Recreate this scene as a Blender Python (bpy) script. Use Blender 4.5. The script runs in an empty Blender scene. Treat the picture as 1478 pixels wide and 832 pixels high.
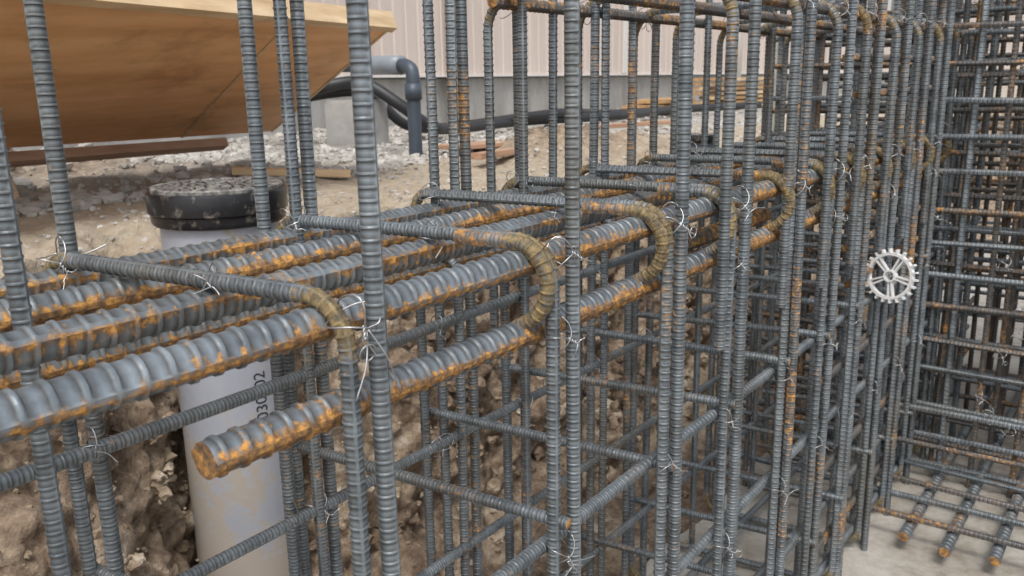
import bpy, bmesh, math, random
import numpy as np
from mathutils import Vector, Matrix, noise, Quaternion
random.seed(7); rng=np.random.default_rng(7)
S=bpy.context.scene
COL=S.collection

# ------------------------------------------------------------ materials
def newmat(name):
    m=bpy.data.materials.new(name); m.use_nodes=True
    nt=m.node_tree; b=nt.nodes['Principled BSDF']
    return m,nt,b
def N(nt,t,**k):
    n=nt.nodes.new(t)
    for a,v in k.items(): setattr(n,a,v)
    return n
def noise_n(nt,scale,detail=4,rough=.55,vec=None):
    n=N(nt,'ShaderNodeTexNoise'); n.inputs['Scale'].default_value=scale
    n.inputs['Detail'].default_value=detail; n.inputs['Roughness'].default_value=rough
    if vec: nt.links.new(vec,n.inputs['Vector'])
    return n.outputs['Fac']
def ramp(nt,fac,stops):
    r=N(nt,'ShaderNodeValToRGB'); e=r.color_ramp.elements
    while len(e)<len(stops): e.new(.5)
    for i,(p,c) in enumerate(stops):
        e[i].position=p; e[i].color=(*c,1) if len(c)==3 else c
    nt.links.new(fac,r.inputs[0]); return r.outputs[0]
def math_n(nt,op,a,b=None,c=None,clamp=False):
    n=N(nt,'ShaderNodeMath',operation=op); n.use_clamp=clamp
    for i,v in enumerate((a,b,c)):
        if v is None: continue
        if isinstance(v,(int,float)): n.inputs[i].default_value=v
        else: nt.links.new(v,n.inputs[i])
    return n.outputs[0]
def mix(nt,f,a,b,mode='MIX'):
    n=N(nt,'ShaderNodeMix',data_type='RGBA',blend_type=mode)
    for i,v in ((0,f),(6,a),(7,b)):
        if isinstance(v,(int,float)): n.inputs[i].default_value=v
        elif isinstance(v,tuple): n.inputs[i].default_value=(*v,1)
        else: nt.links.new(v,n.inputs[i])
    return n.outputs[2]
def bump(nt,b,h,strength,dist):
    n=N(nt,'ShaderNodeBump'); n.inputs['Strength'].default_value=strength; n.inputs['Distance'].default_value=dist
    nt.links.new(h,n.inputs['Height']); nt.links.new(n.outputs[0],b.inputs['Normal'])
def pos(nt): return N(nt,'ShaderNodeNewGeometry').outputs['Position']
def attr(nt,k): return N(nt,'ShaderNodeAttribute',attribute_name=k).outputs['Fac']
def mapping(nt,vec,scale=(1,1,1),rot=(0,0,0)):
    n=N(nt,'ShaderNodeMapping'); n.inputs['Scale'].default_value=scale; n.inputs['Rotation'].default_value=rot
    nt.links.new(vec,n.inputs['Vector']); return n.outputs[0]

def steel_mat(name,lo,hi,off):
    m,nt,b=newmat(name); p=pos(nt)
    at=attr(nt,'rust'); dirt=attr(nt,'dirt'); ol=attr(nt,'olive')
    n1=noise_n(nt,9,5,.6,p); n2=noise_n(nt,130,6,.72,p); n3=noise_n(nt,30,5,.62,p); n4=noise_n(nt,3.5,3,.5,p)
    a=math_n(nt,'MULTIPLY',n1,.55); a=math_n(nt,'MULTIPLY_ADD',n2,.45,a)
    a=math_n(nt,'MULTIPLY_ADD',at,.26,a); a=math_n(nt,'MULTIPLY_ADD',dirt,.05,a); a=math_n(nt,'ADD',a,off)
    mr=N(nt,'ShaderNodeMapRange',interpolation_type='SMOOTHSTEP'); nt.links.new(a,mr.inputs[0])
    mr.inputs[1].default_value=.595; mr.inputs[2].default_value=.735; mr.inputs[4].default_value=.92
    mask=mr.outputs[0]
    steel=ramp(nt,n3,[(.3,lo),(.7,hi)])
    steel=mix(nt,ramp(nt,n4,[(.45,(0,0,0)),(.7,(.45,.45,.45))]),steel,(.17,.155,.11))
    steel=mix(nt,math_n(nt,'MULTIPLY',dirt,.72),steel,(.05,.043,.036))
    rust=ramp(nt,n2,[(.36,(.065,.034,.018)),(.5,(.24,.12,.036)),(.62,(.60,.29,.055))])
    olive=ramp(nt,n2,[(.36,(.055,.042,.024)),(.5,(.16,.115,.05)),(.66,(.33,.23,.09))])
    rust=mix(nt,ol,rust,olive)
    nt.links.new(mix(nt,mask,steel,rust),b.inputs['Base Color'])
    nt.links.new(math_n(nt,'MULTIPLY_ADD',mask,-.55,.56),b.inputs['Metallic'])
    r=math_n(nt,'MULTIPLY_ADD',n3,.35,.22); r=math_n(nt,'MULTIPLY_ADD',dirt,.2,r)
    nt.links.new(math_n(nt,'MULTIPLY_ADD',mask,.35,r,True),b.inputs['Roughness'])
    bump(nt,b,n2,.35,.0012)
    return m
M_steel=steel_mat('steel_bar',(.14,.165,.185),(.34,.385,.415),0)
M_steel2=steel_mat('steel_bar_rusty',(.105,.105,.105),(.23,.225,.22),.065)

def simple(name,c,rough=.6,metal=0,var=.25,scale=20,bs=.15,bd=.003):
    m,nt,b=newmat(name); p=pos(nt)
    n=noise_n(nt,scale,6,.6,p)
    lo=tuple(x*(1-var) for x in c); hi=tuple(min(1,x*(1+var)) for x in c)
    nt.links.new(ramp(nt,n,[(.3,lo),(.7,hi)]),b.inputs['Base Color'])
    b.inputs['Roughness'].default_value=rough; b.inputs['Metallic'].default_value=metal
    bump(nt,b,noise_n(nt,scale*6,4,.6,p),bs,bd)
    return m
M_wire=simple('tie_wire_metal',(.42,.42,.42),.35,.9,.25,40,0,0)
M_white=simple('white_plastic',(.70,.70,.69),.45,0,.08,15,.02,.001)
M_hose=simple('hose_rubber',(.02,.021,.023),.5,0,.3,10,.2,.002)
M_greypipe=simple('grey_pvc_small',(.22,.25,.28),.4,0,.12,8,.05,.001)
M_darkpipe=simple('dark_pvc',(.05,.065,.085),.45,0,.2,8,.05,.001)
M_conc=simple('concrete_grey',(.36,.35,.33),.9,0,.25,5,.4,.006)
M_post=simple('post_concrete',(.36,.34,.29),.85,0,.2,15,.4,.004)
M_trim=simple('white_trim',(.62,.60,.57),.5,0,.06,3,.05,.001)
M_glass=simple('window_glass_dark',(.05,.06,.07),.1,0,.2,1,0,0)
M_ink=simple('printed_ink',(.03,.03,.035),.5,0,.1,10,0,0)
M_red=simple('red_marking_paint',(.33,.07,.06),.8,0,.4,90,.1,.001)
M_roof=simple('roof_metal',(.2,.2,.21),.5,.3,.1,3,.1,.002)

def wood(name,lo,mid,hi,axis=(1.2,22,22),rot=(0,0,0),rough=.6):
    m,nt,b=newmat(name)
    tc=N(nt,'ShaderNodeTexCoord').outputs['Object']
    v=mapping(nt,tc,axis,rot)
    n=noise_n(nt,1.6,6,.6,v); n2=noise_n(nt,3.5,7,.65,tc)
    c=ramp(nt,n,[(.28,lo),(.5,mid),(.72,hi)])
    c2=ramp(nt,n2,[(.32,(.60,.52,.46)),(.46,(.95,.93,.91)),(.7,(1.1,1.08,1.06))])
    nt.links.new(mix(nt,1.0,c,c2,'MULTIPLY'),b.inputs['Base Color'])
    b.inputs['Roughness'].default_value=rough; bump(nt,b,n,.15,.002)
    return m
M_ply=wood('plywood_underside',(.60,.31,.14),(.76,.44,.22),(.86,.56,.31),(1.2,7,7))
M_timber=wood('pale_timber',(.48,.33,.18),(.62,.46,.28),(.74,.58,.38))
M_plank=wood('plank_wood',(.30,.17,.10),(.42,.26,.17),(.52,.36,.25))
M_lumber=wood('lumber_wood',(.28,.16,.07),(.44,.28,.13),(.55,.38,.2))

m,nt,b=newmat('grey_pvc_muddy'); p=pos(nt); M_pvc=m
n=noise_n(nt,5,7,.65,p); n2=noise_n(nt,40,6,.7,p)
zz=N(nt,'ShaderNodeSeparateXYZ'); nt.links.new(p,zz.inputs[0])
zf=math_n(nt,'MULTIPLY_ADD',zz.outputs[2],-.24,-.085)
a=math_n(nt,'ADD',math_n(nt,'MULTIPLY_ADD',n2,.4,math_n(nt,'MULTIPLY',n,.6)),zf)
mud=ramp(nt,a,[(.55,(0,0,0)),(.62,(.85,.85,.85))])
base=ramp(nt,n,[(.3,(.30,.315,.355)),(.7,(.39,.405,.445))])
nt.links.new(mix(nt,mud,base,(.38,.325,.26)),b.inputs['Base Color'])
nt.links.new(math_n(nt,'MULTIPLY_ADD',mud,.5,.35),b.inputs['Roughness']); bump(nt,b,a,.3,.004)

m,nt,b=newmat('lid_cast_black'); p=pos(nt); M_lid=m
n=noise_n(nt,60,6,.7,p)
nt.links.new(ramp(nt,n,[(.38,(.04,.04,.042)),(.6,(.28,.265,.24))]),b.inputs['Base Color'])
b.inputs['Roughness'].default_value=.45; bump(nt,b,n,.2,.002)
m,nt,b=newmat('ring_black'); p=pos(nt); M_ring=m
n=noise_n(nt,40,6,.7,p)
nt.links.new(ramp(nt,n,[(.55,(.012,.012,.014)),(.72,(.20,.18,.15))]),b.inputs['Base Color'])
b.inputs['Roughness'].default_value=.28; bump(nt,b,n,.1,.002)

m,nt,b=newmat('soil_and_sand'); p=pos(nt); M_ground=m
at=attr(nt,'soil'); gr=attr(nt,'rubble')
n1=noise_n(nt,3.5,8,.65,p); n2=noise_n(nt,30,8,.7,p); n3=noise_n(nt,160,4,.7,p)
sand=ramp(nt,n2,[(.28,(.33,.265,.185)),(.5,(.49,.415,.31)),(.72,(.60,.53,.43))])
sand=mix(nt,ramp(nt,n1,[(.42,(0,0,0)),(.7,(.55,.55,.55))]),sand,(.36,.275,.185))
sand=mix(nt,math_n(nt,'MULTIPLY',gr,.75),sand,ramp(nt,n3,[(.3,(.22,.215,.20)),(.7,(.52,.51,.48))]))
mixn=math_n(nt,'MULTIPLY_ADD',n2,.5,math_n(nt,'MULTIPLY',n1,.5))
brown=ramp(nt,mixn,[(.36,(.07,.048,.03)),(.45,(.19,.132,.088)),(.54,(.37,.28,.195)),(.64,(.60,.52,.41))])
nt.links.new(mix(nt,at,sand,brown),b.inputs['Base Color'])
b.inputs['Roughness'].default_value=.95
h=math_n(nt,'MULTIPLY_ADD',n3,.35,n2); bump(nt,b,h,1.0,.016)

m,nt,b=newmat('stones'); p=pos(nt); M_stone=m
n=noise_n(nt,9,3,.6,p); n2=noise_n(nt,90,5,.7,p)
c=ramp(nt,n,[(.3,(.23,.22,.20)),(.5,(.41,.395,.37)),(.7,(.58,.565,.54))])
nt.links.new(mix(nt,.35,c,ramp(nt,n2,[(.3,(.25,.22,.18)),(.7,(.56,.52,.46))])),b.inputs['Base Color'])
b.inputs['Roughness'].default_value=.95; bump(nt,b,n2,.6,.004)
m,nt,b=newmat('clods'); p=pos(nt); M_clod=m
n=noise_n(nt,7,6,.65,p); n2=noise_n(nt,110,5,.7,p)
c=ramp(nt,n,[(.36,(.08,.055,.036)),(.46,(.22,.16,.108)),(.56,(.40,.315,.225)),(.66,(.58,.50,.395))])
nt.links.new(c,b.inputs['Base Color']); b.inputs['Roughness'].default_value=1; bump(nt,b,n2,.9,.006)

m,nt,b=newmat('blinding_concrete'); p=pos(nt); M_slab=m
n=noise_n(nt,6,8,.7,p); n2=noise_n(nt,60,6,.7,p)
c=ramp(nt,n,[(.32,(.19,.155,.115)),(.48,(.34,.31,.265)),(.7,(.48,.46,.42))])
nt.links.new(mix(nt,.3,c,ramp(nt,n2,[(.3,(.2,.17,.13)),(.7,(.5,.49,.46))])),b.inputs['Base Color'])
b.inputs['Roughness'].default_value=.9; bump(nt,b,n2,.5,.005)

m,nt,b=newmat('siding_beige'); p=pos(nt); M_siding=m
v=mapping(nt,p,(1,1,.12)); n=noise_n(nt,3,6,.6,v)
c=ramp(nt,n,[(.3,(.50,.42,.37)),(.7,(.60,.52,.465))])
nt.links.new(c,b.inputs['Base Color']); b.inputs['Roughness'].default_value=.7
m,nt,b=newmat('foundation_stained'); p=pos(nt); M_found=m
v=mapping(nt,p,(1,1,.35)); n=noise_n(nt,4,8,.7,v)
nt.links.new(ramp(nt,n,[(.3,(.20,.19,.175)),(.6,(.36,.35,.33)),(.75,(.46,.45,.43))]),b.inputs['Base Color'])
b.inputs['Roughness'].default_value=.9; bump(nt,b,n,.3,.01)

# ------------------------------------------------------------ helpers
def empty(name,loc=(0,0,0)):
    e=bpy.data.objects.new(name,None); e.location=loc; e.empty_display_size=.1; COL.objects.link(e); return e
def link(name,me,parent=None):
    o=bpy.data.objects.new(name,me); COL.objects.link(o)
    if parent: o.parent=parent
    return o
def mesh(name,V,F,mat,smooth=True,attrs=None,sharp=None):
    me=bpy.data.meshes.new(name); me.from_pydata([tuple(v) for v in V],[],[tuple(f) for f in F])
    me.materials.append(mat)
    if smooth: me.polygons.foreach_set('use_smooth',[True]*len(me.polygons))
    for k,a in (attrs or {}).items():
        at=me.attributes.new(k,'FLOAT','POINT'); at.data.foreach_set('value',np.asarray(a,dtype=np.float32))
    me.update()
    if sharp: me.set_sharp_from_angle(angle=math.radians(sharp))
    return me
def box(name,c,s,mat,parent=None,R=None,bev=.003):
    bm=bmesh.new(); bmesh.ops.create_cube(bm,size=1)
    for v in bm.verts: v.co=Vector((v.co.x*s[0],v.co.y*s[1],v.co.z*s[2]))
    if bev: bmesh.ops.bevel(bm,geom=bm.edges[:],offset=min(bev,min(s)*.3),segments=2,affect='EDGES')
    me=bpy.data.meshes.new(name); bm.to_mesh(me); bm.free(); me.materials.append(mat)
    o=link(name,me,parent); o.location=c
    if R is not None: o.rotation_euler=R if not isinstance(R,Matrix) else R.to_euler()
    return o
def fillet(P,r,n=9):
    P=[Vector(p) for p in P]; out=[P[0]]
    for i in range(1,len(P)-1):
        a,b,c=P[i-1],P[i],P[i+1]; d1=(a-b).normalized(); d2=(c-b).normalized()
        ang=d1.angle(d2)
        if ang>3.1: out.append(b); continue
        L=r/math.tan(ang/2); L=min(L,.49*(a-b).length,.49*(c-b).length) if i not in(1,len(P)-2) else min(L,.9*min((a-b).length,(c-b).length))
        rr=L*math.tan(ang/2); bis=(d1+d2).normalized(); cen=b+bis*(rr/math.sin(ang/2))
        s=b+d1*L-cen; e=b+d2*L-cen; q=s.rotation_difference(e)
        for k in range(n+1): out.append(cen+Quaternion().slerp(q,k/n)@s)
    out.append(P[-1]); return np.array([tuple(v) for v in out])
def path_eval(P,s):
    d=np.r_[0,np.cumsum(np.linalg.norm(np.diff(P,axis=0),axis=1))]
    return np.stack([np.interp(s,d,P[:,i]) for i in range(3)],1),d[-1]
ANG=np.radians([-17,-9,9,17,45,68,90,112,135,163,171,189,197,225,248,270,292,315])
LR=np.array([0,1,1,0,0,0,0,0,0,0,1,1,0,0,0,0,0,0])
def rebar(name,P,r,pitch,rh,ref,phi0=0,mat=None,rust_fn=None,curv_rust=.8,wob=0.0,base_rust=0.):
    P=np.asarray(P,float)
    _,L=path_eval(P,[0])
    n=int(L/pitch)
    s=[0.0];h=[0.0];dd=[0.0]
    for i in range(n):
        for o,hh,d_ in ((.05,0,0),(.34,0,1),(.43,.93,.35),(.5,1.0,0.),(.57,.93,.35),(.66,0,1)):
            x=(i+o)*pitch
            if x<L: s.append(x);h.append(hh);dd.append(d_)
    s.append(L);h.append(0);dd.append(0)
    s=np.array(s);h=np.array(h,float);dd=np.array(dd)
    C,_=path_eval(P,s); e=.004
    A,_=path_eval(P,np.clip(s-e,0,L)); B,_=path_eval(P,np.clip(s+e,0,L))
    T=B-A; T/=np.linalg.norm(T,axis=1)[:,None]
    A2,_=path_eval(P,np.clip(s-.012,0,L)); B2,_=path_eval(P,np.clip(s+.012,0,L))
    curv=1-np.linalg.norm(B2-A2,axis=1)/np.maximum(1e-6,np.clip(s+.012,0,L)-np.clip(s-.012,0,L))
    curv=np.clip(curv*60,0,1)
    k=np.ones(21)/21; curv=np.convolve(np.pad(curv,10,mode='edge'),k,'valid')
    ref=np.array(ref,float)
    Nn=np.cross(np.broadcast_to(ref,T.shape),T); Nn/=np.linalg.norm(Nn,axis=1)[:,None]
    Bn=np.cross(T,Nn)
    if wob:
        ph=rng.uniform(0,6.28,4)
        C=C+Nn*(wob*np.sin(s*3.1+ph[0])+wob*.4*np.sin(s*9+ph[1]))[:,None]+Bn*(wob*np.sin(s*2.6+ph[2]))[:,None]
    phi=ANG+phi0
    cres=.72+.28*np.abs(np.sin(ANG))
    rad=r+np.outer(h,cres)*rh*(1-LR)[None,:]+LR[None,:]*rh*.95
    rad+=rng.normal(0,rh*.04,rad.shape)
    V=C[:,None,:]+rad[:,:,None]*(np.cos(phi)[None,:,None]*Nn[:,None,:]+np.sin(phi)[None,:,None]*Bn[:,None,:])
    m_=len(ANG); R_=len(s)
    V=V.reshape(-1,3)
    rust=np.repeat(curv*curv_rust,m_)+base_rust; olive=np.repeat(np.clip(curv*2,0,1),m_)
    if rust_fn is not None: rust=rust+np.tile(rust_fn(ANG),R_)
    dirt=np.outer(dd,1-LR*.6).reshape(-1)
    i=np.arange(R_-1)[:,None]*m_; j=np.arange(m_)[None,:]; j2=(j+1)%m_
    F=np.stack([i+j,i+j2,i+m_+j2,i+m_+j],-1).reshape(-1,4).tolist()
    nv=len(V)
    caps0=V[:m_]; capsL=V[nv-m_:]
    V=np.vstack([V,caps0,capsL,caps0.mean(0)-T[0]*r*.12,capsL.mean(0)+T[-1]*r*.12])
    z2=np.zeros(2*m_+2); rust=np.r_[rust,z2+1.3]; olive=np.r_[olive,z2]; dirt=np.r_[dirt,z2]
    c0=nv+2*m_; c1=c0+1
    for a in range(m_):
        F.append((c0,nv+(a+1)%m_,nv+a)); F.append((c1,nv+m_+a,nv+m_+(a+1)%m_))
    return mesh(name,V,F,mat or M_steel,True,{'rust':rust,'olive':olive,'dirt':dirt},34)
def tube(P,r,n=8,cap=True):
    P=np.asarray(P,float); T=np.gradient(P,axis=0); T/=np.linalg.norm(T,axis=1)[:,None]
    V=[];F=[]; u=Vector((.3,.2,.93))
    for i in range(len(P)):
        t=Vector(T[i]); u=(u-t*u.dot(t))
        if u.length<1e-4: u=Vector((1,0,0))-t*t.x
        u.normalize(); w=t.cross(u)
        for a in range(n):
            an=2*math.pi*a/n; V.append(Vector(P[i])+r*(math.cos(an)*u+math.sin(an)*w))
    for i in range(len(P)-1):
        for a in range(n):
            b_=(a+1)%n; F.append((i*n+a,i*n+b_,(i+1)*n+b_,(i+1)*n+a))
    if cap: F.append(tuple(range(n))[::-1]); F.append(tuple(range((len(P)-1)*n,len(P)*n)))
    return V,F
def catmull(P,k=8):
    P=[Vector(p) for p in P]; Q=[P[0]*2-P[1]]+P+[P[-1]*2-P[-2]]; out=[]
    for i in range(1,len(Q)-2):
        for j in range(k):
            t=j/k; a,b,c,d=Q[i-1:i+3]
            out.append(.5*((2*b)+(c-a)*t+(2*a-5*b+4*c-d)*t*t+(-a+3*b-3*c+d)*t**3))
    out.append(P[-1]); return np.array([tuple(v) for v in out])

# ------------------------------------------------------------ camera
cd=bpy.data.cameras.new('camera'); cam=bpy.data.objects.new('camera',cd); COL.objects.link(cam); S.camera=cam
cd.sensor_width=36; cd.lens=36*1240/1478; cd.clip_start=.02; cd.clip_end=500
th,pi_,ro=math.radians(37),math.radians(13.5),math.radians(1.0)
rt=Vector((math.sin(th),-math.cos(th),0)); hd=Vector((math.cos(th),math.sin(th),0)); zu=Vector((0,0,1))
fw=hd*math.cos(pi_)-zu*math.sin(pi_); up=hd*math.sin(pi_)+zu*math.cos(pi_)
r2=rt*math.cos(ro)-up*math.sin(ro); u2=up*math.cos(ro)+rt*math.sin(ro)
cam.matrix_world=Matrix(((r2.x,u2.x,-fw.x,0),(r2.y,u2.y,-fw.y,0),(r2.z,u2.z,-fw.z,0),(0,0,0,1)))
cd.dof.use_dof=True; cd.dof.focus_distance=.85; cd.dof.aperture_fstop=16

# ------------------------------------------------------------ light
w=bpy.data.worlds.new('World'); S.world=w; w.use_nodes=True; nt=w.node_tree
sk=N(nt,'ShaderNodeTexSky',sky_type='NISHITA'); sk.sun_disc=False
sd=Vector((-.50,-.36,1.0)).normalized()
sk.sun_elevation=math.asin(sd.z); sk.sun_rotation=math.atan2(sd.x,sd.y); sk.dust_density=3; sk.air_density=1
hs=N(nt,'ShaderNodeHueSaturation'); hs.inputs['Saturation'].default_value=.35; hs.inputs['Value'].default_value=1.6
nt.links.new(sk.outputs[0],hs.inputs['Color']); nt.links.new(hs.outputs[0],nt.nodes['Background'].inputs[0])
nt.nodes['Background'].inputs[1].default_value=.15
sl=bpy.data.lights.new('sun','SUN'); sl.energy=1.8; sl.angle=math.radians(18); sl.color=(1,.97,.93)
so=bpy.data.objects.new('sun',sl); COL.objects.link(so); so.rotation_euler=(-sd).to_track_quat('-Z','Y').to_euler()
S.view_settings.view_transform='Standard'; S.view_settings.look='None'; S.view_settings.exposure=0

# ------------------------------------------------------------ ground
prof=[(-60,-.3),(-6,-.3),(-1.7,-.3),(-1.4,-1.0),(.6,-1.0),(1.03,-.99),(1.10,-.90),(1.22,-.50),(1.30,-.33),(1.40,-.285),(2.0,-.28),(4.4,-.28),(60,-.3)]
def resamp(seg):
    out=[]
    for a,b,st in seg:
        n=max(1,int(round((b-a)/st))); out+= [a+(b-a)*i/n for i in range(n)]
    out.append(seg[-1][1]); return out
pa=np.array(prof); sl_=np.r_[0,np.cumsum(np.linalg.norm(np.diff(pa,axis=0),axis=1))]
sY=lambda y: float(np.interp(y,pa[:,0],sl_))
sv=resamp([(0,sY(-6),9),(sY(-6),sY(-1.4),.3),(sY(-1.4),sY(.6),.12),(sY(.6),sY(1.0),.02),(sY(1.0),sY(1.42),.0075),(sY(1.42),sY(2.2),.014),(sY(2.2),sY(4.4),.05),(sY(4.4),sl_[-1],6)])
xs=resamp([(-60,-2,6),(-2,.2,.1),(.2,2.6,.0090),(2.6,3.6,.014),(3.6,5.5,.03),(5.5,10,.12),(10,100,4)])
V=[];soil=[];rub=[]
nz=noise.noise
for x in xs:
    back=.24*math.exp(-((x-.86)/.2)**2)+.05*nz(Vector((x*1.3,0,3)))+.03*nz(Vector((x*4,0,9)))
    for s in sv:
        y=float(np.interp(s,sl_,pa[:,0])); z=float(np.interp(s,sl_,pa[:,1]))
        wall=max(0,min(1,(y-.8)/.2))*max(0,min(1,(1.75-y)/.4)) if y>0 else 0
        if y>0: y+=back*max(0,min(1,(y-.85)/.2))*max(0,min(1,(2.4-y)/.8))
        q=Vector((x,y,z)); near=(x>-2 and x<10 and y>.5 and y<4.5)
        if near:
            f=noise.fractal(q*5,.8,2,4)
            if wall>0:
                vd=noise.voronoi(q*10+Vector((f,f,0))*.6)[0]; cl=.5-vd[0]; vd2=noise.voronoi(q*27+Vector((f,0,f)))[0][0]
                vd3=noise.voronoi(q*70)[0][0]
                d=wall*(.065*f+.080*cl+.030*(.5-vd2)+.010*(.5-vd3))
                steep=max(0,min(1,(-.27-z)/.1))*max(0,min(1,(z+1.0)/.05))
                y-=d*(.25+.75*steep)+0; z+=d*.5
            m1=math.exp(-((x-2.9)/.5)**2-((y-1.85)/.28)**2)
            m2=math.exp(-((x-1.25)/.5)**2-((y-2.75)/.3)**2)
            z+=.095*m1*(1+.6*f)+.07*m2*(1+f)+(1-wall)*.007*noise.fractal(q*9,.7,2,3)
            z+=.02*nz(Vector((x*1.2,y*1.2,0)))*(y>1.2)
            sm=max(0,min(1,(-.30-z)/.07+.5*f)) if y<1.9 else 0
            soil.append(min(1,sm+m1*1.1+m2*1.0)); rub.append(max(0,min(1,(y-2.15)/.35+f*.8)))
        else: soil.append(.9 if (z<-.35) else .0); rub.append(.5)
        V.append((x,y,z))
nv=len(sv); F=[(i*nv+j,(i+1)*nv+j,(i+1)*nv+j+1,i*nv+j+1) for i in range(len(xs)-1) for j in range(nv-1)]
gm=mesh('ground',V,F,M_ground,True,{'soil':soil,'rubble':rub}); link('ground',gm)
GV=np.array(V); SO=np.array(soil)

def rocks(name,idx,smin,smax,mat,sub=2,flat=.75,amp=.25,sink=.2):
    bm=bmesh.new(); bmesh.ops.create_icosphere(bm,subdivisions=sub,radius=1)
    bv=np.array([v.co[:] for v in bm.verts]); bf=np.array([[v.index for v in f.verts] for f in bm.faces]); bm.free()
    var=[]
    for k in range(10):
        o=Vector((k*7.3,2,1)); d=np.array([1+amp*2*nz(Vector(v)*1.3+o)+amp*.9*nz(Vector(v)*3+o) for v in bv]); var.append(bv*d[:,None])
    VV=[];FF=[];c=0
    for n_,i in enumerate(idx):
        s=smin*(smax/smin)**(rng.random()**2.2)
        b_=var[rng.integers(10)]*np.array([1,rng.uniform(.7,1),rng.uniform(.5,flat+.1)])*s
        R=np.array(Matrix.Rotation(rng.uniform(0,6.28),3,'Z')@Matrix.Rotation(rng.uniform(-.6,.6),3,'X'))
        VV.append(b_@R.T+GV[i]+np.array([rng.normal(0,.01),rng.normal(0,.01),s*(1-sink)*.25])); FF.append(bf+c); c+=len(bv)
    me=mesh(name,np.vstack(VV),np.vstack(FF).tolist(),mat,sub>2); link(name,me)
X_,Y_=GV[:,0],GV[:,1]
c1=np.where((X_>.3)&(X_<9)&(Y_>2.0)&(Y_<4.1))[0]
rocks('gravel',rng.choice(c1,7000),.005,.030,M_stone,1)
c2=np.where((X_>.3)&(X_<4.5)&(Y_>1.35)&(Y_<2.6)&(GV[:,2]>-.31))[0]
rocks('pebbles',rng.choice(c2,2200),.002,.012,M_stone,1)
c3=np.where((X_>.3)&(X_<3.2)&(Y_>.78)&(Y_<1.6)&(SO>.5))[0]
rocks('soil_clods',rng.choice(c3,2200),.003,.022,M_clod,2,.9,.4,.8)

n=120
P1=[(-2+10*i/n,.73+.03*nz(Vector((i*.35,0,0)))+.012*nz(Vector((i*1.7,4,0)))) for i in range(n+1)]
P0=[(x,-1.25) for x,_ in P1]
V=[(x,y,-.962) for x,y in P0]+[(x,y,-.962+.004*nz(Vector((x*5,0,1)))) for x,y in P1]+[(x,y+.012,-1.03) for x,y in P1]+[(x,y,-1.03) for x,y in P0]
k=n+1; F=[]
for i in range(n):
    for a in range(3): F.append((a*k+i,a*k+i+1,(a+1)*k+i+1,(a+1)*k+i))
link('concrete_slab',mesh('concrete_slab',V,F,M_slab,False))
e=empty('painted_layout_lines')
for i,(x,y,L,a) in enumerate([(1.75,.58,.12,.02),(2.0,.60,.10,0),(1.66,.50,.07,1.5)]):
    box('line_%d'%i,(x,y,-.954),(L,.006,.002),M_red,e,(0,0,a),0)

# ------------------------------------------------------------ rebar cage
cage=empty('rebar_cage')
r13,p13,h13=.0060,.0084,.00095
r22,p22,h22=.0118,.0160,.00155
vertM=[rebar('vertical_bar_mesh%d'%i,[(0,0,-.965),(0,0,.75)],r13,p13,h13,(1,0,0),.3,None,None,0,.0012,br) for i,br in enumerate((-.03,.10,.02,.24))]
def mkstreak(c,w,s):
    def f(ang):
        d=np.degrees(ang); d=(d-c+180)%360-180
        return s*np.exp(-(d/w)**2)
    return f
longM=[rebar('main_bar_mesh%d'%i,[(-.45,0,0),(3.1,0,0)],r22,p22,h22,(0,0,1),math.radians(ph),M_steel,mkstreak(c,w,s),0,.0015,.16)
       for i,(ph,c,w,s) in enumerate(((194,8,26,.95),(150,14,24,.55),(186,10,30,1.3)))]
thinM=rebar('thin_bar_mesh',[(-.3,0,0),(3.0,0,0)],r13,p13,h13,(0,0,1),.5,None,None,0,.0025,.0)
st=[.130,.359,.594,.802,.979,1.179,1.36,1.525,1.71,1.89,2.07,2.25,2.43]
YF,YB,ZT=.404,.724,-.1315
sh=lambda y:-.036*(y-YF)/(YB-YF)
def P3(l): return [(sh(y),y,z) for y,z in l]
stirA=rebar('stirrup_mesh',fillet(P3([(YB,-.34),(YB,ZT),(YF,ZT),(YF,-.945),(YB,-.945),(YB,-.30)]),.034),r13,p13,h13,(1,0,0),.5,None,None,1.0)
stirB=rebar('stirrup_mesh_b',fillet(P3([(YB-.07,-.23),(YB,-.17),(YB,ZT),(YF-.003,ZT),(YF-.003,-.945),(YB,-.945),(YB,-.20)]),.034),r13,p13,h13,(1,0,0),1.9,None,None,.95)
hookM=rebar('hook_mesh',fillet(P3([(.500,-.250),(YF-.004,-.190),(YF-.004,ZT-.001),(.490,ZT-.001)]),.036,12),r13,p13,h13,(1,0,0),.5,None,None,.5,0,.50)
upM=rebar('upper_cap_mesh',fillet(P3([(YF,-.32),(YF,.112),(YB,.112),(YB,-.34)]),.045),r13,p13,h13,(1,0,0),.5,None,None,.95,0,.08)
crossM=rebar('cross_tie_mesh',[(sh(YF)+.0,YF-.014,0),(sh(YB),YB+.012,0)],r13*.85,p13,h13*.8,(1,0,0),.5,None,None,0,0,.05)
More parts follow.
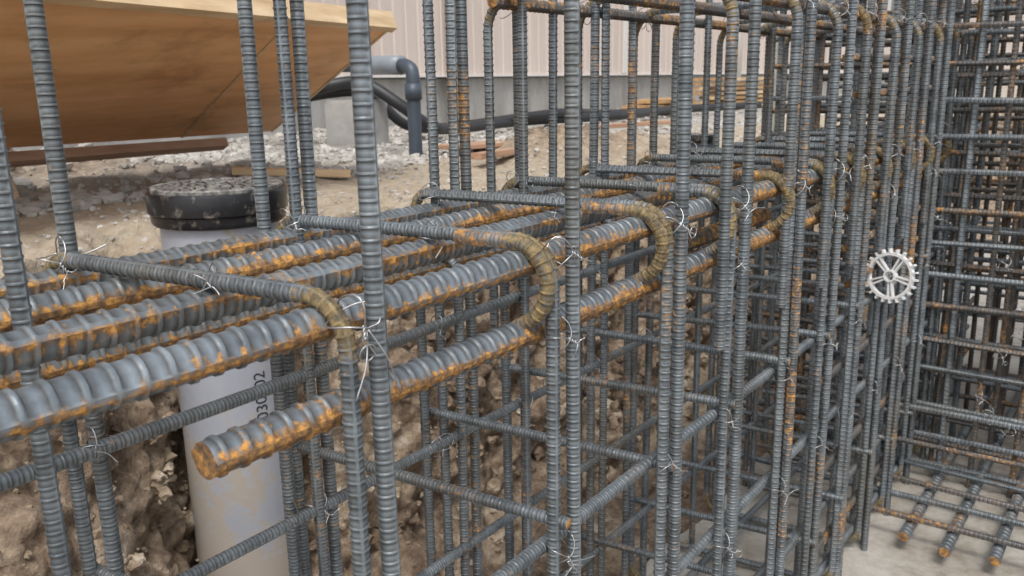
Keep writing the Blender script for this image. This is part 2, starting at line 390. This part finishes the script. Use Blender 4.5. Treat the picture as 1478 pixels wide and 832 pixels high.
for i,x in enumerate(st):
    o=link('stirrup_%d'%i,(stirA,stirB)[i%2] if i!=1 else stirA,cage); o.location=(x,0,random.uniform(-.002,.002)); o.rotation_euler=(0,0,random.uniform(-.006,.006) if i>2 else 0)
    if i>=2:
        o=link('hook_%d'%i,hookM,cage); o.location=(x-.0145,0,.0); o.rotation_euler=(0,0,random.uniform(-.01,.01))
    if i>0:
        o=link('front_vertical_%d'%i,vertM[0] if i<5 else random.choice(vertM),cage); o.location=(x+.017,YF-.010,0)
        o.rotation_euler=(random.uniform(-.004,.004),random.uniform(-.006,.006),random.uniform(-.5,.5))
    if i in (3,4,5,6,7,8,9,10):
        o=link('front_vertical_b_%d'%i,random.choice(vertM),cage); o.location=(x+.034,YF-.004,-.02-(i%3)*.2); o.rotation_euler=(0,.004,1.3)
    if x>1.1:
        o=link('front_vertical_c_%d'%i,random.choice(vertM),cage); o.location=(x-.07,YF+.035,-.0); o.rotation_euler=(.003,-.004,.6)
    if x>.9:
        o=link('upper_cap_%d'%i,upM,cage); o.location=(x-.017,0,random.uniform(-.006,.004)); o.rotation_euler=(0,0,random.uniform(-.02,.02))
    for k,z in enumerate((-.405,-.76)):
        if i>0:
            o=link('cross_tie_%d_%d'%(i,k),crossM,cage); o.location=(x+.004,0,z+random.uniform(-.02,.02)); o.rotation_euler=(random.uniform(-.02,.02),0,random.uniform(-.02,.02))
o=link('inner_vertical',vertM[0],cage); o.location=(.241,.582,0); o.rotation_euler=(.0,.0,.2)
for j,x in enumerate([.333,.534,.559,.584,.79,.812,.834,.938,.957,1.045,1.14,1.158,1.28,1.36,1.49,1.52,1.68,1.85,1.87,2.05,2.2]):
    o=link('back_vertical_%d'%j,random.choice(vertM),cage); o.location=(x,YB+random.uniform(-.022,.012)*(j>0)-.02,0)
    o.rotation_euler=(random.uniform(-.006,.006),random.uniform(-.008,.008),random.uniform(0,3))
for j,(y,z,k,x0) in enumerate([(.430,-.152,0,0),(.535,-.152,1,.04),(.625,-.153,2,-.03),(.698,-.152,1,.02),(.698,-.217,0,0),(.430,-.216,2,.715)]):
    o=link('main_bar_%d'%j,longM[k],cage); o.location=(x0,y,z)
thick_short=rebar('short_bar_mesh',[(.93,0,0),(1.225,0,0)],r22*.85,p22,h22,(0,0,1),.5,M_steel2,None,0,0,.4)
o=link('splice_bar',thick_short,cage); o.location=(0,.455,-.196)
for j,(y,z) in enumerate([(YF+.015,-.42),(YF+.015,-.60),(YF+.015,-.78),(YF+.015,-.915),(YB-.03,-.296),(YB-.03,-.452),(YB-.03,-.62),(YB-.03,-.79),(YF+.10,-.915),(YF+.2,-.915)]):
    o=link('thin_bar_%d'%j,thinM,cage); o.location=(random.uniform(-.02,.02),y,z); o.rotation_euler=(random.uniform(-.5,.5),random.uniform(-.002,.002),random.uniform(-.002,.002))
thin2=rebar('thin_bar_far_mesh',[(1.45,0,0),(3.0,0,0)],r13,p13,h13,(0,0,1),.5,M_steel2,None,0,.002,.05)
for j,z in enumerate((-.29,-.36,-.51,-.69,-.85,-.03,.03)):
    o=link('thin_bar_far_%d'%j,thin2,cage); o.location=(random.uniform(-.05,.1),YF+.012,z)
up16=rebar('upper_bar_mesh',[(.9,0,0),(3.0,0,0)],r13*1.25,p13*1.2,h13*1.2,(0,0,1),.5,M_steel2,None,0,.002,.12)
for j,(y,z) in enumerate([(.424,.095),(.705,.097),(.56,.097)]):
    o=link('upper_bar_%d'%j,up16,cage); o.location=(0,y,z)

# wire ties
def tie_mesh(k):
    r_=random.Random(k); V=[];F=[]
    def add(P,r=.00055):
        v,f=tube(P,r,6); o=len(V); V.extend(v); F.extend([tuple(a+o for a in q) for q in f])
    for sgn in (0,1):
        P=[]
        for i in range(25):
            a=2*math.pi*i/24; P.append((.0125*math.cos(a)*(1 if sgn else .85)+(.0014*sgn), -.004+.0125*math.sin(a)-.0015*sgn, (.011 if sgn else -.011)*math.cos(a)+.003*math.sin(2*a)))
        add(P)
    for s2 in (0,math.pi):
        add([(.0010*math.cos(i*.9+s2),-.016-.0007*i,.0010*math.sin(i*.9+s2)-.0006*i) for i in range(12)])
    for s2 in (-1,1):
        L=r_.uniform(.006,.019); a=r_.uniform(-1.4,.4); c=r_.uniform(-.6,.6)
        pts=[(0,-.024,-.006)]
        for i in range(1,6):
            t=i/5; pts.append((s2*L*t*math.cos(a)+c*.004*math.sin(t*3),-.024-.004*t,-.006+L*t*math.sin(a)+.003*c*math.sin(t*5)))
        add(catmull(pts,4))
    if k%3==1:
        add([(.004+.0055*math.cos(t),-.026,-.012-.0055*math.sin(t)) for t in np.linspace(0,5.8,16)])
    return mesh('wire_tie_mesh',V,F,M_wire)
ties=[tie_mesh(k) for k in range(7)]
def tie(x,y,z,s=1,me=None):
    o=link('wire_tie',me or random.choice(ties),cage); o.location=(x,y,z); o.rotation_euler=(random.uniform(-.5,.5),random.uniform(-.8,.8),random.uniform(-.5,.3)); o.scale=(s,s,s); return o
for i,x in enumerate(st[1:]):
    tie(x+.004,YF+.002,ZT-.012,1.1)
    if i%2: tie(x+.004,YF+.004,-.216)
    tie(x+.006,YF+.002,-.42); tie(x-.035,YB-.02,ZT)
    if i%2==0: tie(x-.03,YB-.02,-.296)
    tie(x-.03,YB-.02,-.452)
    if i<5: tie(x-.012,.535,ZT-.004,.8)
    if x>.9: tie(x,YF+.01,.10); tie(x-.03,YB,.10,1.1)
    if i>2: tie(x+.006,YF,-.60)
def tails(x,y,z,ends):
    V=[];F=[]
    for e_ in ends:
        v,f=tube(catmull([(0,0,0),tuple(np.array(e_)*.5+np.array((.001,-.003,.0))),e_],6),.0006,6); o=len(V); V.extend(v); F.extend([tuple(a+o for a in q) for q in f])
    o=link('wire_tails',mesh('wire_tails',V,F,M_wire),cage); o.location=(x,y,z)
tails(.362,YF-.016,-.150,[(.012,-.012,-.038),(-.022,-.010,-.040),(.008,-.004,.006)])
tails(.325,.70,-.135,[(.03,-.02,.012),(-.012,-.02,-.022)])
tails(.594,YF-.014,-.43,[(.030,-.012,-.004),(-.022,-.014,.006),(.01,-.01,-.02)])
tails(.52,.68,-.45,[(-.02,-.02,.045),(-.03,-.01,.02)])

# perpendicular cage
cg=empty('rebar_cage',(0,0,0))
perpM=[rebar('perp_horizontal_mesh%d'%i,[(0,-1.1,0),(0,.83,0)],r13,p13,h13,(0,0,1),.4,(M_steel2,M_steel)[i],None,0,.003,.05) for i in range(2)]
pv=[rebar('perp_vertical_mesh%d'%i,[(0,0,-.965),(0,0,.75)],r13*(1,1.3)[i],p13*(1,1.3)[i],h13,(1,0,0),.3,(M_steel2,M_steel)[i],None,0,.002,.02) for i in range(2)]
for k,x in enumerate((2.14,2.24,2.36,2.52,2.72,2.95,3.25)):
    st_=(.085,.12,.1,.11,.1,.1,.1)[k]; y=-.5+k*.03
    while y<.8:
        o=link('column_bar_%d'%k,pv[random.random()<.4],cg); o.location=(x+.02,y+random.uniform(-.012,.012),-random.choice((0,0,.1,.25))); o.rotation_euler=(random.uniform(-.008,.008),random.uniform(-.008,.008),random.uniform(0,3)); y+=st_
    z=-.92+k*.02
    while z<.36:
        o=link('hoop_bar',perpM[random.random()<.4],cg); o.location=(x+random.uniform(-.004,.004),random.uniform(-.04,.04),z+random.uniform(-.01,.01)); o.rotation_euler=(random.uniform(-.014,.014),random.uniform(0,6),random.uniform(-.02,.02)); z+=.078+.012*(k%3)
# bars lying across the bottom bars, in front of the column cage
for j,(x,z) in enumerate([(1.80,-.905),(1.90,-.905),(1.99,-.905),(2.08,-.905),(2.05,-.83),(2.07,-.76)]):
    o=link('bottom_cross_bar_%d'%j,perpM[j%2],cg); o.location=(x,-.12+.03*j,z); o.rotation_euler=(random.uniform(-.01,.01),random.uniform(0,6),random.uniform(-.03,.03))
sp=rebar('floor_bar_mesh',[(0,0,0),(1.3,0,0)],r22*.85,p22,h22,(0,0,1),.5,M_steel,None,0,.001,.18)
for j,y in enumerate((.325,.245,.16,.08,-.02)):
    o=link('bottom_bar_%d'%j,sp,cg); o.location=(1.74+random.uniform(-.02,.03),y,-.925)
for j in range(22):
    o=link('wire_tie',random.choice(ties),cg); o.location=(2.13,random.uniform(.1,.7),random.uniform(-.85,.2)); o.rotation_euler=(random.uniform(-1,1),random.uniform(-1,1),-.9)

# spacer wheel
bm=bmesh.new()
def ringm(bm,ra,rb,w,n=64):
    vs=[[bm.verts.new((sx*w/2,rr*math.cos(2*math.pi*i/n),rr*math.sin(2*math.pi*i/n))) for i in range(n)] for sx,rr in ((-1,ra),(-1,rb),(1,rb),(1,ra))]
    for a in range(4):
        for i in range(n):
            bm.faces.new((vs[a][i],vs[a][(i+1)%n],vs[(a+1)%4][(i+1)%n],vs[(a+1)%4][i]))
def bar(bm,c,ang,L,t,w):
    r=bmesh.ops.create_cube(bm,size=1)
    for v in r['verts']:
        x,y,z=v.co.x*w,v.co.y*L,v.co.z*t
        v.co=Vector((x,c[0]+y*math.cos(ang)-z*math.sin(ang),c[1]+y*math.sin(ang)+z*math.cos(ang)))
ringm(bm,.039,.044,.010); ringm(bm,.0085,.0115,.012)
for i in range(22):
    a=2*math.pi*i/22; bar(bm,(.047*math.cos(a),.047*math.sin(a)),a,.0085,.0034,.010)
for i in range(5):
    a=2*math.pi*i/5+.5
    for da in (-.24,.24): bar(bm,(.025*math.cos(a+da*.55),.025*math.sin(a+da*.55)),a+da*.3,.031,.0030,.008)
me=bpy.data.meshes.new('spacer_wheel'); bm.to_mesh(me); bm.free(); me.materials.append(M_white)
o=link('spacer_wheel',me); o.location=(1.68,.377,-.366); o.rotation_euler=(.3,.1,-.25)

# ------------------------------------------------------------ inspection pipes
def lathe(name,prof,mat,parent,n=72,c=(0,0,0)):
    V=[];F=[]
    for r,z in prof:
        for i in range(n): a=2*math.pi*i/n; V.append((r*math.cos(a),r*math.sin(a),z))
    for k in range(len(prof)-1):
        for i in range(n): j=(i+1)%n; F.append((k*n+i,k*n+j,(k+1)*n+j,(k+1)*n+i))
    F.append(tuple(range((len(prof)-1)*n,len(prof)*n)))
    me=mesh(name,V,F,mat,True,None,40); o=link(name,me,parent); o.location=c; return o
def inspection_pipe(x,y,zt,R,detail=True):
    e=empty('inspection_pipe',(x,y,0)); k=R/.1
    lathe('pipe_body',[(R,-1.05),(R,zt-.05*k),(R*.97,zt-.05*k)],M_pvc if detail else M_darkpipe,e)
    lathe('collar',[(R*1.02,zt-.060*k),(R*1.10,zt-.058*k),(R*1.13,zt-.052*k),(R*1.13,zt-.040*k),(R*1.17,zt-.037*k),(R*1.18,zt-.006*k),(R*1.165,zt-.002*k),(R*1.10,zt-.001*k)],M_ring,e)
    lathe('lid',[(R*1.10,zt-.012),(R*1.10,zt+.004*k),(R*1.08,zt+.006*k),(R*1.0,zt+.006*k),(R*.98,zt+.003*k)],M_lid,e)
    if detail:
        V=[];F=[]
        for ri in range(7):
            rr=.014+ri*.0135; m_=max(5,int(rr*2*math.pi/.020))
            for i in range(m_):
                a0=2*math.pi*(i+.12+.3*(ri%2))/m_; a1=2*math.pi*(i+.88+.3*(ri%2))/m_
                o_=len(V); st_=6
                for t in range(st_+1):
                    a=a0+(a1-a0)*t/st_; aa=math.cos(a),math.sin(a)
                    for q,h in ((rr-.0045,0),(rr-.0038,.003),(rr+.0038,.003),(rr+.0045,0)): V.append((aa[0]*q,aa[1]*q,zt+.003+h))
                for t in range(st_):
                    for q in range(3): F.append((o_+t*4+q,o_+(t+1)*4+q,o_+(t+1)*4+q+1,o_+t*4+q+1))
        link('lid_pattern',mesh('lid_pattern',V,F,M_lid,False),e)
    return e
ip=inspection_pipe(.89,1.31,-.170,.1)
inspection_pipe(2.84,1.30,-.19,.045,False)
fc=bpy.data.curves.new('print','FONT'); fc.body='W030702'; fc.size=.030
fo=bpy.data.objects.new('tmp',fc); COL.objects.link(fo); bpy.context.view_layer.update()
me=bpy.data.meshes.new_from_object(fo); bpy.data.objects.remove(fo)
phi0=math.atan2(-1.31,-.89)+.50
for v in me.vertices:
    x,y=v.co.x,v.co.y; a=phi0-y/.1007
    v.co=Vector((.1007*math.cos(a),.1007*math.sin(a),-.605+x))
me.materials.clear(); me.materials.append(M_ink); link('printed_text',me,ip)

# ------------------------------------------------------------ plywood panel (coordinates baked in the meshes)
A1=Vector((1.793,1.78,.144));A2=Vector((1.932,2.50,-.155));A3=Vector((.994,2.383,-.144))
u=(A3-A2).normalized(); v=(A1-A2); Lv=v.length; v=v.normalized(); nn=u.cross(v).normalized()
if nn.z<0: nn=-nn
pp=empty('plywood_panel')
def slab(name,u0,u1,v0,v1,n0,n1,mat):
    V=[]
    for uu in (u0,u1):
        for vv in (v0,v1):
            for n_ in (n0,n1): V.append(A2+u*uu+v*vv+nn*n_)
    F=[(0,1,3,2),(4,6,7,5),(0,4,5,1),(2,3,7,6),(0,2,6,4),(1,5,7,3)]
    return link(name,mesh(name,V,F,mat,False),pp)
slab('sheet_1',0,.375,0,Lv,0,.012,M_ply); slab('sheet_2',.379,1.28,0,Lv,0,.012,M_ply); slab('sheet_3',1.284,2.2,0,Lv,0,.012,M_ply)
slab('edge_batten',-.03,2.2,Lv+.001,Lv+.03,-.004,.045,M_timber); slab('joist_1',-.01,2.2,Lv*.5,Lv*.5+.04,.0125,.055,M_timber)
slab('bottom_batten',.2,.95,-.055,-.006,-.035,-.008,M_plank); slab('joist_2',-.01,2.2,0,.04,.0125,.055,M_timber)
slab('seam_batten',.36,.40,.05,Lv-.01,.0125,.05,M_timber)
slab('seam_strip',.373,.381,.0,Lv-.002,-.003,-.0005,M_timber)
slab('side_batten',-.012,-.001,.0,Lv,-.002,.03,M_timber)
for i,uu in enumerate((1.0,1.9)):
    c=A2+u*uu+v*.06+nn*.03
    box('prop_%d'%i,(c.x,c.y+.02,(c.z-.3)/2),(.05,.05,abs(c.z+.32)),M_timber,pp)
for i,uu in enumerate((.9,1.7,)):
    c=A2+u*uu+v*.3+nn*.2
    box('strut_%d'%i,(c.x,c.y+.25,-.08),(.04,.04,.46),M_timber,pp,(-.5,0,0))

def plank(c,s,rz,mat=M_plank,ry=0,rx=0): box('wooden_plank',c,s,mat,None,(rx,ry,rz),.002)
plank((1.66,2.06,-.25),(.34,.055,.02),-.75,M_timber,.06)
plank((2.55,2.02,-.225),(.42,.16,.014),-.15)
plank((2.32,1.80,-.235),(.26,.05,.02),.1)
plank((3.3,2.35,-.235),(.5,.06,.02),.4,M_lumber)
plank((4.2,2.3,-.235),(.7,.08,.02),-.2,M_plank)

e=empty('drain_pipe')
def tobj(name,P,r,mat,par=None,n=20):
    V,F=tube(P,r,n); return link(name,mesh(name,V,F,mat,True),par)
tobj('riser',catmull([(2.418,2.268,-.33),(2.418,2.268,-.1),(2.418,2.268,.03),(2.425,2.30,.062),(2.44,2.36,.068)],6),.026,M_darkpipe,e)
tobj('sleeve',[(2.435,2.34,.068),(2.45,2.42,.070),(2.475,2.57,.072),(2.48,2.60,.072)],.036,M_greypipe,e)
tobj('run',[(2.47,2.56,.072),(2.55,2.95,.078),(2.75,4.15,.10)],.025,M_darkpipe,e)
tobj('coupling',[(2.418,2.268,-.06),(2.418,2.268,.0)],.032,M_darkpipe,e)
tobj('rubber_hose',catmull([(2.5,3.3,-.08),(2.79,3.13,.0),(2.88,3.0,.0),(2.96,2.856,-.10),(3.1,2.8,-.2),(3.41,2.90,-.225),(4.1,2.95,-.22),(4.9,2.78,-.22),(5.8,2.9,-.22),(7,2.7,-.22)],8),.028,M_hose)
tobj('rubber_hose',catmull([(2.5,3.5,-.12),(2.82,3.2,-.04),(2.95,3.05,-.05),(3.1,2.95,-.2),(3.6,3.05,-.225),(4.3,2.85,-.18),(5.2,3.05,-.22),(6.5,2.95,-.22)],8),.024,M_hose)
box('concrete_block',(2.86,3.05,-.18),(.24,.2,.22),M_conc,None,(0,0,.2),.01)
box('concrete_post',(3.27,1.19,-.12),(.058,.058,.60),M_post,None,(.01,-.01,.4),.008)
e=empty('lumber_stack')
for k in range(7):
    for j in range(3):
        box('board_%d_%d'%(k,j),(7.9+random.uniform(-.08,.08),3.1+j*.13,-.25+k*.04),(1.3+random.uniform(-.1,.1),.11,.028),M_lumber if (k+j)%3 else M_timber,e,(0,0,random.uniform(-.04,.04)))
e=empty('lumber_stack')
for k in range(3):
    box('board_%d'%k,(6.3+.1*k,3.3,-.25+k*.04),(.8,.3,.03),M_lumber,e,(0,0,.1*k))

# ------------------------------------------------------------ building
bd=empty('siding_building'); YW=4.2; V=[];F=[]
x=-6.
pts=[]
while x<40:
    pts+=[(x,0),(x+.085,0),(x+.092,.006),(x+.113,.006)]; x+=.12
for px,py in pts: V+=[(px,YW+py,.055),(px,YW+py,3.3)]
for i in range(len(pts)-1): F.append((2*i,2*i+2,2*i+3,2*i+1))
link('siding',mesh('siding',V,F,M_siding,False),bd)
box('foundation',(17,YW+.13,-.17),(46,.2,.42),M_found,bd,None,.01)
box('flashing',(17,YW-.004,.048),(46,.05,.014),M_trim,bd,None,0)
box('body',(17,YW+3.1,1.5),(45.9,6,3.5),M_siding,bd,None,0)
box('roof',(17,YW+2.9,3.4),(47,7,.14),M_roof,bd,None,.01)
for i,xx in enumerate((4.84,10.0,16.0)):
    tobj('downspout_%d'%i,[(xx,YW-.06,-.25),(xx,YW-.06,1),(xx,YW-.06,3.3)],.045,M_trim,bd)
for i,xx in enumerate((7.4,12.2,19)): box('joint_cover_%d'%i,(xx,YW-.012,1.68),(.07,.02,3.24),M_trim,bd,None,.003)
for i,xx in enumerate((13.6,17.5,22,27)):
    box('window_glass_%d'%i,(xx,YW-.02,1.5),(1.6,.02,1.1),M_glass,bd,None,0)
    for dx in (-.82,0,.82): box('window_stile_%d'%i,(xx+dx,YW-.04,1.5),(.06,.06,1.2),M_trim,bd)
    for dz in (-.58,.58): box('window_rail_%d'%i,(xx,YW-.045,1.5+dz),(1.76,.07,.06),M_trim,bd)
print('objects',len(bpy.data.objects))
